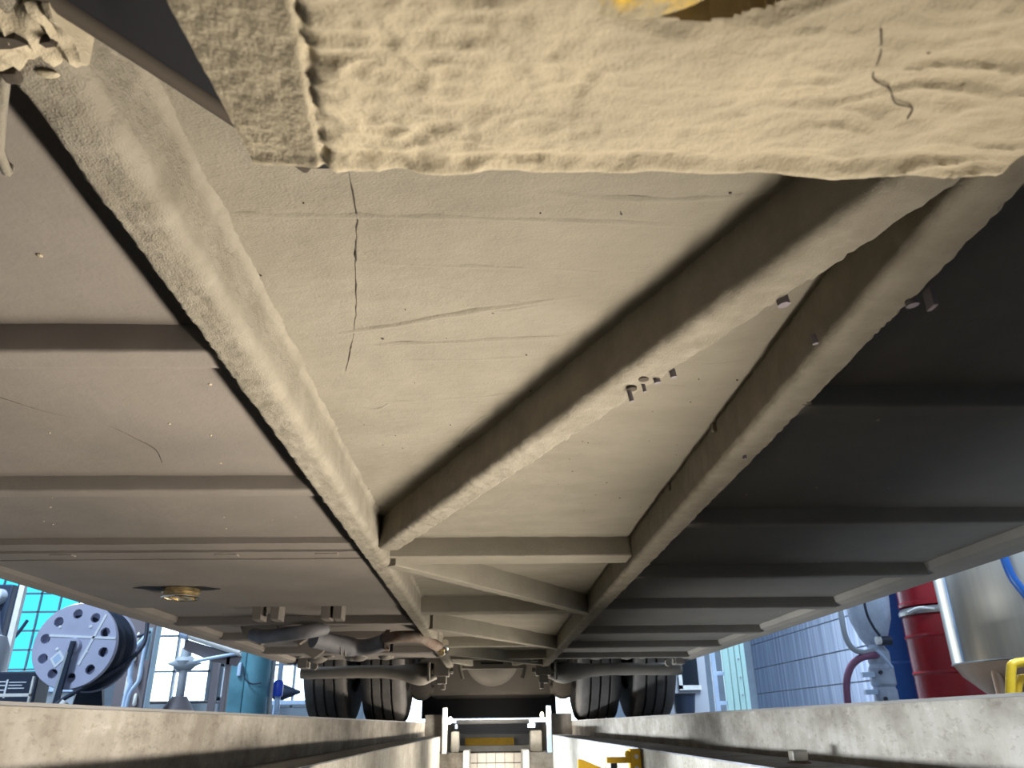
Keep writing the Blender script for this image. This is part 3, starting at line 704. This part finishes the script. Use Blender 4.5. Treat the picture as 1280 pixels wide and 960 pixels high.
build('foot', LA([(.05, -1.5), (.05, -1.485), (.02, -1.47)], 'Z', (-.265, 1.52, 0), 24), 'grey', t)

# ================================================================== LEFT SIDE OF THE HALL
# drum reel -------------------------------------------------------
RX, RY, RZ, RR = -2.335, 4.62, .415, .232
t = thing('cable_reel', (RX, RY + .12, 0), 'large grey-violet drum with a ring of round holes and a pale tape cross', 'reel')
def disc(y0, y1, holes=10, hr=.027, ring=.172):
    bm = bmesh.new(); n = 240
    # face as a fan of rings around the holes, made by boolean-free radial grid
    rad = [.01, .05, .10] + [ring - .036 + .0045 * k for k in range(17)] + [RR - .004, RR]
    def P(r, a):
        # snap grid vertices near a hole's rim onto it
        x, z = r * math.cos(a), r * math.sin(a)
        for h in range(holes):
            ha = 2 * PI * (h + .5) / holes + .1; hx, hz = ring * math.cos(ha), ring * math.sin(ha)
            d = math.hypot(x - hx, z - hz)
            if 1e-6 < d and abs(d - hr) < .0030:
                x, z = hx + (x - hx) / d * hr, hz + (z - hz) / d * hr
        return x, z
    def inhole(x, z):
        for h in range(holes):
            ha = 2 * PI * (h + .5) / holes + .1
            if math.hypot(x - ring * math.cos(ha), z - ring * math.sin(ha)) < hr * .96: return True
        return False
    g = [[bm.verts.new((RX + P(r, 2 * PI * k / n)[0], y0 + (.006 if r == RR else 0), RZ + P(r, 2 * PI * k / n)[1])) for k in range(n)] for r in rad]
    for i in range(len(rad) - 1):
        for k in range(n):
            q = (g[i][k], g[i][(k + 1) % n], g[i + 1][(k + 1) % n], g[i + 1][k])
            cx = sum(v.co.x for v in q) / 4 - RX; cz = sum(v.co.z for v in q) / 4 - RZ
            if not inhole(cx, cz): bm.faces.new(q)
    bm.faces.new(g[0])
    for v in [v for v in bm.verts if not v.link_faces]: bm.verts.remove(v)
    ed = [e for e in bm.edges if len(e.link_faces) == 1]
    r = bmesh.ops.extrude_edge_only(bm, edges=ed)
    for v in [x for x in r['geom'] if isinstance(x, bmesh.types.BMVert)]: v.co.y = y1
    return bm
build('flange', disc(RY - .012, RY + .012), 'disc', t)
build('core', LA([(.125, 0), (.215, .012), (.222, .03), (.215, .045), (.200, .055), (.200, .075), (.218, .085), (.226, .105), (.218, .125), (.200, .14), (.205, .165), (.225, .18), (.232, .2), (.20, .215), (.1, .215)], 'Y', (RX, RY + .016, RZ), 56, False), 'navy', t, .5)
build('back_flange', LA([(.01, 0), (.236, 0), (.240, .006), (.236, .014), (.01, .014)], 'Y', (RX, RY + .235, RZ), 56), 'disc', t, .5)
build('backing', LA([(.01, 0), (.222, 0), (.222, .006), (.01, .006)], 'Y', (RX, RY + .022, RZ), 48), 'disc', t)
for (ax_, az, bx, bz) in ((-.15, .055, .222, .036), (.145, .165, .045, -.105)):
    d = Vector((bx - ax_, 0, bz - az)); n = Vector((-d.z, 0, d.x)).normalized() * .0065
    q = [(RX + ax_ + n.x, RZ + az + n.z), (RX + bx + n.x, RZ + bz + n.z), (RX + bx - n.x, RZ + bz - n.z), (RX + ax_ - n.x, RZ + az - n.z)]
    build('tape_strip', PR(q, 'Y', RY - .0155, RY - .0118), 'tape', t)
q = [(RX - .155 + .0 + .055 * math.cos(a), RZ - .075 + .040 * math.sin(a)) for a in (.2, .2 + PI / 2, .2 + PI, .2 + 3 * PI / 2)]
q = [(RX - .07, RZ - .025), (RX - .035, RZ - .07), (RX - .08, RZ - .118), (RX - .118, RZ - .07)]
lb = build('paper_label', PR(q, 'Y', RY - .0155, RY - .0118), 'tape', t)
q = [(RX - .074, RZ - .042), (RX - .053, RZ - .069), (RX - .081, RZ - .100), (RX - .103, RZ - .070)]
build('label_panel', PR(q, 'Y', RY - .0165, RY - .0150), 'bluewhite', lb)
for x, z in ((-.10, .10), (.07, .10), (.075, -.035), (-.09, -.02)): build('rivet', LA([(.002, -.006), (.009, -.004), (.010, 0)], 'Y', (RX + x, RY - .011, RZ + z), 10), 'tape', t)
build('hub', LA([(.002, -.02), (.035, -.02), (.04, -.012), (.04, 0)], 'Y', (RX, RY - .012, RZ), 20), 'disc', t, .5)
build('arm', PR([(RX - .004, RZ + .02), (RX + .018, RZ + .02), (RX - .012, 0), (RX - .042, 0)], 'Y', RY - .055, RY - .035), 'navy', t)
build('arm_edge', PR([(RX - .016, RZ - .04), (RX - .004, RZ - .04), (RX - .036, .05), (RX - .052, .05)], 'Y', RY - .058, RY - .035), 'frame', t)
build('stand', PR([(RX - .10, 0), (RX + .12, 0), (RX + .02, RZ), (RX - .02, RZ)], 'Y', RY + .26, RY + .29), 'navy', t)
build('foot_bar', B(RX - .12, RX + .12, RY - .06, RY + .30, 0, .02), 'navy', t)
build('hose', T(smoothpath([(RX + .27, RY + .26, RZ + .16), (RX + .285, RY + .22, RZ + .02), (RX + .22, RY + .14, RZ - .10), (RX + .10, RY + .02, RZ - .21), (RX + .0, RY - .08, RZ - .31), (RX - .04, RY - .1, .016)]), .012, 10), 'navy', t, 1)['label'] = 'dark blue hose looping down from the drum'
t = thing('hose_coupling', (RX + .015, RY - .1, 0), 'pale coupling pipe standing at the foot of the drum', 'pipe')
build('sleeve', T([(RX + .0, RY - .13, .012), (RX + .055, RY - .09, .12)], .016, 12), 'bluewhite', t, .6)
build('ring', T([(RX + .045, RY - .097, .10), (RX + .055, RY - .09, .12)], .020, 12), 'white', t, .6)
# white post with cable
t = thing('upright_rail', (-4.69, 8, 0), 'slim white upright rail in front of the cyan glass blocks', 'post')
build('rail', B(-4.72, -4.665, 8, 8.05, 0, 2.4, .004), 'white', t)
build('edge', B(-4.735, -4.722, 8, 8.05, 0, 2.4), 'navy', t)
build('foot', B(-4.78, -4.62, 7.97, 8.08, 0, .015), 'navy', t)
# boxes left of the drum
t = thing('black_case', (-2.70, 4.85, 0), 'black case with pale lettering stripes at far left beside the drum', 'case')
build('body', B(-2.83, -2.60, 4.80, 4.95, 0, .295, .01), 'navy', t)
for k, (z, x1) in enumerate(((.232, -2.66), (.216, -2.68), (.200, -2.665))): build('printed_stripe', B(-2.755, x1, 4.797, 4.801, z, z + .005), 'tape', t)
for z in (.235, .215, .19): build('printed_stripe', B(-2.82, -2.775, 4.797, 4.801, z, z + .006), 'tape', t)
build('strap', B(-2.772, -2.762, 4.796, 4.802, .15, .25), 'tape', t)
t = thing('wire_frame', (-2.70, 4.74, 0), 'pale low frame standing around the black case', 'frame')
for x0, x1, z0, z1 in ((-2.60, -2.588, 0, .262), (-2.90, -2.888, 0, .262), (-2.90, -2.588, .155, .172)): build('bar', B(x0, x1, 4.74, 4.755, z0, z1, .002), 'white', t)
t = thing('wheeled_cylinder', (-2.96, 5.0, 0), 'pale grey round tank at the far left frame edge', 'tank')
build('body', LA([(.02, .0), (.12, .02), (.13, .1), (.13, .45), (.10, .52), (.03, .54)], 'Z', (-3.12, 5.1, 0), 24), 'grey', t, .6)
build('valve', T([(-3.12, 5.1, .53), (-3.12, 5.1, .60)], .03, 10), 'navy', t)
t = thing('machine_cabinet', (-5.2, 9, 0), 'dark machine with hoses in front of the cyan glass blocks', 'machine')
build('body', B(-5.62, -5.38, 9.0, 9.3, .35, 1.5, .02), 'navy', t)
build('head', LA([(.02, -.14), (.08, -.1), (.09, 0), (.08, .1), (.02, .14)], 'Y', (-5.50, 9.0, 1.36), 20), 'frame', t, .7)
build('leg', B(-5.56, -5.44, 9.05, 9.2, 0, .35), 'navy', t)
build('cable', T(smoothpath([(-5.45, 8.98, 1.2), (-5.35, 8.95, .95), (-5.22, 8.95, .9), (-5.1, 8.95, 1.1)]), .018, 8), 'navy', t, 1)
t = thing('floor_crate', (-4.85, 8.6, 0), 'pale low crate behind the black case', 'crate')
build('body', B(-5.1, -4.25, 8.6, 9.0, 0, .34, .01), 'frame', t)
build('lid', B(-5.12, -4.23, 8.58, 9.02, .34, .40, .01), 'bluewhite', t)

# column, pipe rack
t = thing('column', (-4.65, 11, 0), 'pale teal-grey steel column left of the bright window', 'column')
build('shaft', B(-4.86, -4.54, 11, 11.25, .02, H, .02), 'tealgrey', t)
build('edge_flange', B(-4.60, -4.51, 10.97, 11.0, .02, H), 'bluewhite', t)
build('base', B(-4.92, -4.48, 10.94, 11.3, 0, .02), 'frame', t)
t = thing('pipe_rack', (-3.42, 8, 0), 'bent pale pipe frame standing right of the drum', 'rack')
build('pipe', T(smoothpath([(-3.36, 8, .84), (-3.42, 8, .76), (-3.47, 8, .68), (-3.465, 8, .45), (-3.45, 8, .38), (-3.47, 8, .27), (-3.475, 8, .01)]), .022, 10), 'bluewhite', t, 1)
build('pipe', T(smoothpath([(-3.36, 8, .84), (-3.37, 8, .6), (-3.37, 8, .42), (-3.44, 8, .28), (-3.45, 8, .01)]), .018, 10), 'bluewhite', t, 1)
build('plate', B(-3.40, -3.33, 8.02, 8.04, .60, .90), 'tealgrey', t)
build('cross_bar', T([(-3.50, 8, .80), (-3.34, 8, .86)], .014, 8), 'navy', t)
t = thing('tool_board', (-3.66, 8.6, 0), 'dark upright board with pale tools hanging behind the bent pipes', 'board')
build('board', B(-3.86, -3.55, 8.6, 8.64, 0, 1.1, .004), 'brownframe', t)
for k, (x, z, r, h_) in enumerate(((-3.70, .86, .022, .12), (-3.70, .68, .02, .10), (-3.72, .40, .03, .20), (-3.62, .52, .02, .22), (-3.62, .26, .022, .12), (-3.72, .20, .022, .08))):
    build('hanging_tool', LA([(r * .5, -h_ / 2), (r, -h_ / 2 + .02), (r * .8, h_ / 2 - .02), (r * .4, h_ / 2)], 'Z', (x, 8.58, z), 10), 'white', t, .7)
# grinder stand
t = thing('grinder_stand', (-3.34, 9, 0), 'pedestal stand with a pointed head in front of the bright window', 'stand')
build('base', LA([(.19, 0), (.19, .10), (.14, .2), (.075, .3)], 'Z', (-3.33, 9, 0), 20), 'brownframe', t, .6)
build('post', T([(-3.33, 9, .2), (-3.33, 9, .62)], .045, 14), 'grey', t, .8)
build('head', LA([(.003, -.19), (.03, -.12), (.075, -.07), (.085, 0), (.075, .07), (.03, .12), (.003, .19)], 'X', (-3.33, 9, .635), 16), 'frame', t, .7)
build('cap', LA([(.08, .60), (.10, .66), (.06, .70), (.05, .80)], 'Z', (-3.33, 9, 0), 16), 'frame', t, .6)
# extraction arm
t = thing('extraction_arm', (-2.75, 8.1, 0), 'jointed arm with a pale tube reaching toward the grinder stand', 'arm')
build('post', B(-2.60, -2.555, 8.1, 8.16, 0, .72, .006), 'brownframe', t)
build('tube', T([(-3.02, 8.08, .84), (-2.46, 8.08, .66)], .034, 14), 'white', t, .8)
build('tube_collar', T([(-3.06, 8.08, .853), (-2.99, 8.08, .83)], .05, 14), 'bluewhite', t, .8)
build('truss', PR([(-3.03, .80), (-2.46, .63), (-2.50, .54), (-2.72, .58), (-3.03, .70)], 'Y', 8.10, 8.16), 'brownframe', t)
build('strut', T([(-2.90, 8.07, .585), (-2.46, 8.07, .66)], .017, 10), 'bluewhite', t, .8)
build('foot', B(-2.68, -2.48, 8.05, 8.25, 0, .02), 'navy', t)
for x0, x1, y, lb in ((-4.07, -3.98, 12.1, 'dark brown post standing before the bright window, left of the pair'), (-3.83, -3.77, 12.3, 'dark brown post standing between two narrow bright panes, right of the pair')):
    t = thing('post', ((x0 + x1) / 2, y, 0), lb, 'post', None)
    build('shaft', B(x0, x1, y, y + .1, .02, 2.2, .01), 'brownframe', t); build('base', B(x0 - .04, x1 + .04, y - .04, y + .14, 0, .02), 'navy', t)
t = thing('tool_chest', (-4.3, 12.6, 0), 'low dusky chest below the bright window', 'chest')
build('body', B(-5.5, -4.2, 12.6, 13.0, 0, .34, .02), 'frame', t); build('lid', B(-5.52, -4.18, 12.58, 13.02, .34, .37, .01), 'brownframe', t)
# teal cylinder column
t = thing('round_column', (-2.62, 9.1, 0), 'teal round column with a drooping cable left of the rear tyres', 'column')
build('shaft', LA([(.16, .0), (.16, 4.45)], 'Z', (-2.60, 9.2, 0), 28), 'teal', t, .6)
build('side_panel', B(-2.84, -2.68, 9.05, 9.2, 0, 4.4, .01), 'teal', t)
build('cable', T(smoothpath([(-2.70, 9.02, .60), (-2.66, 9.0, .48), (-2.58, 9.0, .42), (-2.48, 9.02, .43)]), .008, 8), 'navy', t, 1)
build('switch', B(-2.76, -2.72, 9.02, 9.06, .50, .64, .01), 'bluewhite', t)
t = thing('side_post', (-2.42, 9.3, 0), 'white upright pipe with a blue sleeve next to the teal round column', 'post')
build('pipe', T([(-2.44, 9.3, 0), (-2.44, 9.3, 3)], .024, 12), 'white', t, .8)
build('second_pipe', T([(-2.37, 9.35, 0), (-2.37, 9.35, 3)], .03, 12), 'bluewhite', t, .8)
build('sleeve', LA([(.05, .30), (.055, .33), (.055, .44), (.04, .47)], 'Z', (-2.37, 9.33, 0), 14), 'bluebright', t, .6)
t = thing('bench_grinder', (-2.75, 11, 0), 'black pointed machine on a stand against the bright window by the tyre', 'machine')
build('body', LA([(.04, -.16), (.09, -.12), (.10, 0), (.06, .10), (.015, .22)], 'X', (-2.72, 11, .41), 16), 'navy', t, .7)
build('stand', T([(-2.80, 11, 0), (-2.80, 11, .36)], .04, 12), 'bluewhite', t, .8)
t = thing('low_bench', (-2.75, 11.6, 0), 'pale blue low bench in front of the bright window by the tyre', 'bench')
build('top', B(-3.4, -2.3, 11.6, 12.0, .27, .33, .01), 'bluewhite', t)
for x in (-3.36, -2.4): build('leg', B(x, x + .06, 11.65, 11.95, 0, .27), 'frame', t)

# ================================================================== RIGHT SIDE OF THE HALL
# folded aluminium ladder
LX, LY = 2.19, 8.0
t = thing('folding_ladder', (LX + .15, LY, 0), 'pale green folded aluminium ladder leaning before the panelled wall', 'ladder')
for x, w_, m in ((LX + .0, .045, 'bluewhite'), (LX + .115, .06, 'greenalu'), (LX + .185, .05, 'greenalu'), (LX + .245, .05, 'greenalu'), (LX + .300, .045, 'greenalu')):
    build('stile', B(x, x + w_, LY, LY + .05, 0, 1.9, .006), m, t)
for z in (.13, .40, .67, .94, 1.21, 1.5): build('rung', B(LX + .02, LX + .13, LY + .01, LY + .04, z, z + .035, .004), 'bluewhite', t)
for z in (.22, .38, .55): build('rivet', LA([(.002, -.006), (.010, -.004), (.010, .0)], 'Y', (LX + .275, LY - .001, z), 8), 'frame', t)
t = thing('instrument_cabinet', (2.26, 9.6, 0), 'grey cabinet with a dark glass front in a white frame beside the right outer tyre', 'cabinet')
build('body', B(1.98, 2.5, 9.4, 9.8, .0, 1.3, .01), 'grey', t)
dr = build('door', B(2.20, 2.40, 9.38, 9.40, .36, .80), 'darkglass', t)
build('door_frame', B(2.17, 2.21, 9.37, 9.39, .33, .82), 'white', dr); build('door_frame', B(2.17, 2.42, 9.37, 9.39, .32, .37), 'white', dr)
t = thing('rubber_bin', (2.2, 9.1, 0), 'small black bin at the foot of the grey cabinet', 'bin')
build('body', LA([(.10, 0), (.13, .26), (.12, .265), (.10, .05)], 'Z', (2.14, 9.1, 0), 20), 'navy', t, .6)
build('rim', LA([(.125, .255), (.14, .265), (.125, .275)], 'Z', (2.14, 9.1, 0), 20, False), 'black', t, 1)
# blue drum stack
DX, DY = 3.66, 7.08
t = thing('blue_drum', (DX, DY, 0), 'tall deep blue drum behind the grey pump, left of the red drum', 'drum')
build('shell', LA([(.24, .0), (.255, .02), (.25, .05), (.25, .40), (.258, .42), (.25, .44), (.275, .55), (.36, .85), (.40, 1.2), (.38, 1.24)], 'Z', (DX, DY, 0), 48), 'blue', t, .5)
build('rim', LA([(.38, 1.22), (.405, 1.235), (.38, 1.25)], 'Z', (DX, DY, 0), 48, False), 'navy', t, 1)
# pump
PX, PY = 2.93, 6.05
t = pump = thing('transfer_pump', (PX, PY, 0), 'pale grey-blue pump body with black clamps in front of the blue drum', 'pump')
build('body', LA([(.07, .02), (.085, .05), (.085, .18), (.075, .20), (.09, .22), (.09, .33), (.072, .36), (.08, .38), (.08, .45), (.05, .50)], 'Z', (PX, PY, 0), 24), 'pump', t, .5)
build('upper_dome', LA([(.05, .48), (.10, .56), (.15, .70), (.165, .85), (.165, 1.2), (.1, 1.25)], 'Z', (PX + .05, PY + .12, 0), 28), 'pump', t, .6)
build('foot', B(PX - .10, PX + .12, PY - .1, PY + .1, 0, .06, .01), 'navy', t)
build('clamp', LA([(.03, -.05), (.034, -.045), (.034, .045), (.03, .05)], 'X', (PX + .02, PY - .10, .52), 14), 'navy', t, .6)
build('clamp_knob', LA([(.004, -.02), (.03, -.015), (.03, .015), (.004, .02)], 'X', (PX - .03, PY - .11, .52), 12), 'white', t, .6)
build('handle', T(smoothpath([(PX - .06, PY - .12, .45), (PX - .02, PY - .13, .40), (PX + .03, PY - .12, .33)]), .011, 8), 'bluewhite', t, 1)
for z in (.15, .27): build('port', B(PX - .17, PX - .08, PY - .06, PY - .02, z, z + .035, .004), 'bluewhite', t)
for z in (.12, .30): build('bolt', LA([(.002, -.01), (.014, -.01), (.014, .01)], 'Y', (PX - .05, PY - .088, z), 8), 'navy', t)
build('suction_hose', T(smoothpath([(2.61, 6.0, 0.0), (2.615, 6.0, .12), (2.635, 6.0, .25), (2.69, 6.0, .35), (2.77, 5.99, .405), (2.86, 5.98, .42), (2.90, 6.0, .42)]), .026, 14), 'purple', pump, 1)['label'] = 'purple arching hose'
build('delivery_hose', T(smoothpath([(2.69, 6.0, 1.0), (2.68, 6.0, .70), (2.685, 6.0, .55), (2.72, 5.99, .47), (2.80, 5.99, .44), (2.88, 6.0, .455)]), .021, 12), 'frame', pump, 1)['label'] = 'grey rising hose'
tag(build('power_cable', T(smoothpath([(2.84, 5.9, 1.0), (2.83, 5.9, .74), (2.86, 5.9, .62), (2.90, 5.9, .55)]), .010, 8), 'navy', None, 1), 'thin dark cable curving down to the clamp of the pump', 'cable')
# red drums
RDX, RDY = 3.60, 6.28
def drum(z0, label):
    t = thing('red_drum', (RDX, RDY, z0), label, 'drum', None)
    build('shell', LA([(.27, z0), (.285, z0 + .005), (.285, z0 + .03), (.278, z0 + .04), (.278, z0 + .29), (.288, z0 + .305), (.278, z0 + .32), (.278, z0 + .56), (.288, z0 + .575), (.278, z0 + .59), (.278, z0 + .72), (.27, z0 + .735)], 'Z', (RDX, RDY, 0), 56), 'red', t, .45)
    build('lid', LA([(.27, z0 + .735), (.292, z0 + .738), (.295, z0 + .765), (.28, z0 + .79), (.26, z0 + .795), (.01, z0 + .80)], 'Z', (RDX, RDY, 0), 56), 'steel', t, .5)
    build('clamp_lever', T(smoothpath([(RDX - .30, RDY - .10, z0 + .75), (RDX - .27, RDY - .22, z0 + .77), (RDX - .18, RDY - .27, z0 + .755)]), .011, 8), 'white', t, 1)
drum(0, 'dark red steel drum with a shiny clamped lid standing on the floor')
drum(.80, 'second dark red drum stacked on the shiny lid of the lower one')
# steel hopper
TX, TY = 3.09, 4.45
t = thing('steel_hopper', (TX, TY, 0), 'big satin steel tank with a tapering bottom right of the red drum', 'tank')
build('shell', LA([(.455, .262), (.46, .265), (.46, 1.6), (.44, 1.62)], 'Z', (TX, TY, 0), 72), 'tank', t, .5)
build('cone', LA([(.20, .02), (.24, .03), (.42, .20), (.455, .262)], 'Z', (TX, TY, 0), 72), 'tanmetal', t, .5)
build('seam', LA([(.459, .258), (.466, .262), (.459, .268)], 'Z', (TX, TY, 0), 72, False), 'steel', t, 1)
build('edge_strip', T([(TX - .462, TY + .0, .27), (TX - .462, TY + .0, 1.55)], .007, 8), 'bluewhite', t, 1)
for a_ in (200, 320, 80):
    a_ = math.radians(a_); build('leg', T([(TX + .40 * math.cos(a_), TY + .40 * math.sin(a_), .26), (TX + .40 * math.cos(a_), TY + .40 * math.sin(a_), 0)], .028, 12), 'tanmetal', t, .8)
build('outlet', LA([(.20, 0), (.20, .03)], 'Z', (TX, TY, 0), 24), 'steel', t)
tag(build('blue_hose', T(smoothpath([(2.68, 3.98, 1.0), (2.695, 3.97, .70), (2.72, 3.96, .60), (2.78, 3.95, .50), (2.86, 3.94, .45), (2.94, 3.95, .44)]), .022, 12), 'blue', None, 1), 'dark blue hose hanging across the front of the steel tank', 'hose')
t = thing('yellow_frame', (2.16, 3.2, 0), 'yellow tubular trolley frame at the right frame edge before the steel tank', 'trolley')
build('bent_tube', T(smoothpath([(2.035, 3.2, 0.0), (2.045, 3.2, .06), (2.075, 3.2, .155), (2.095, 3.2, .175), (2.16, 3.2, .182), (2.4, 3.2, .185)]), .018, 12), 'yellow', t, 1)
build('inner_tube', T(smoothpath([(2.09, 3.24, 0.0), (2.10, 3.24, .06), (2.125, 3.24, .115), (2.15, 3.24, .125), (2.4, 3.24, .13)]), .014, 12), 'yellow', t, 1)
build('rear_leg', T([(2.4, 3.2, .185), (2.42, 3.2, 0)], .018, 12), 'yellow', t, 1)
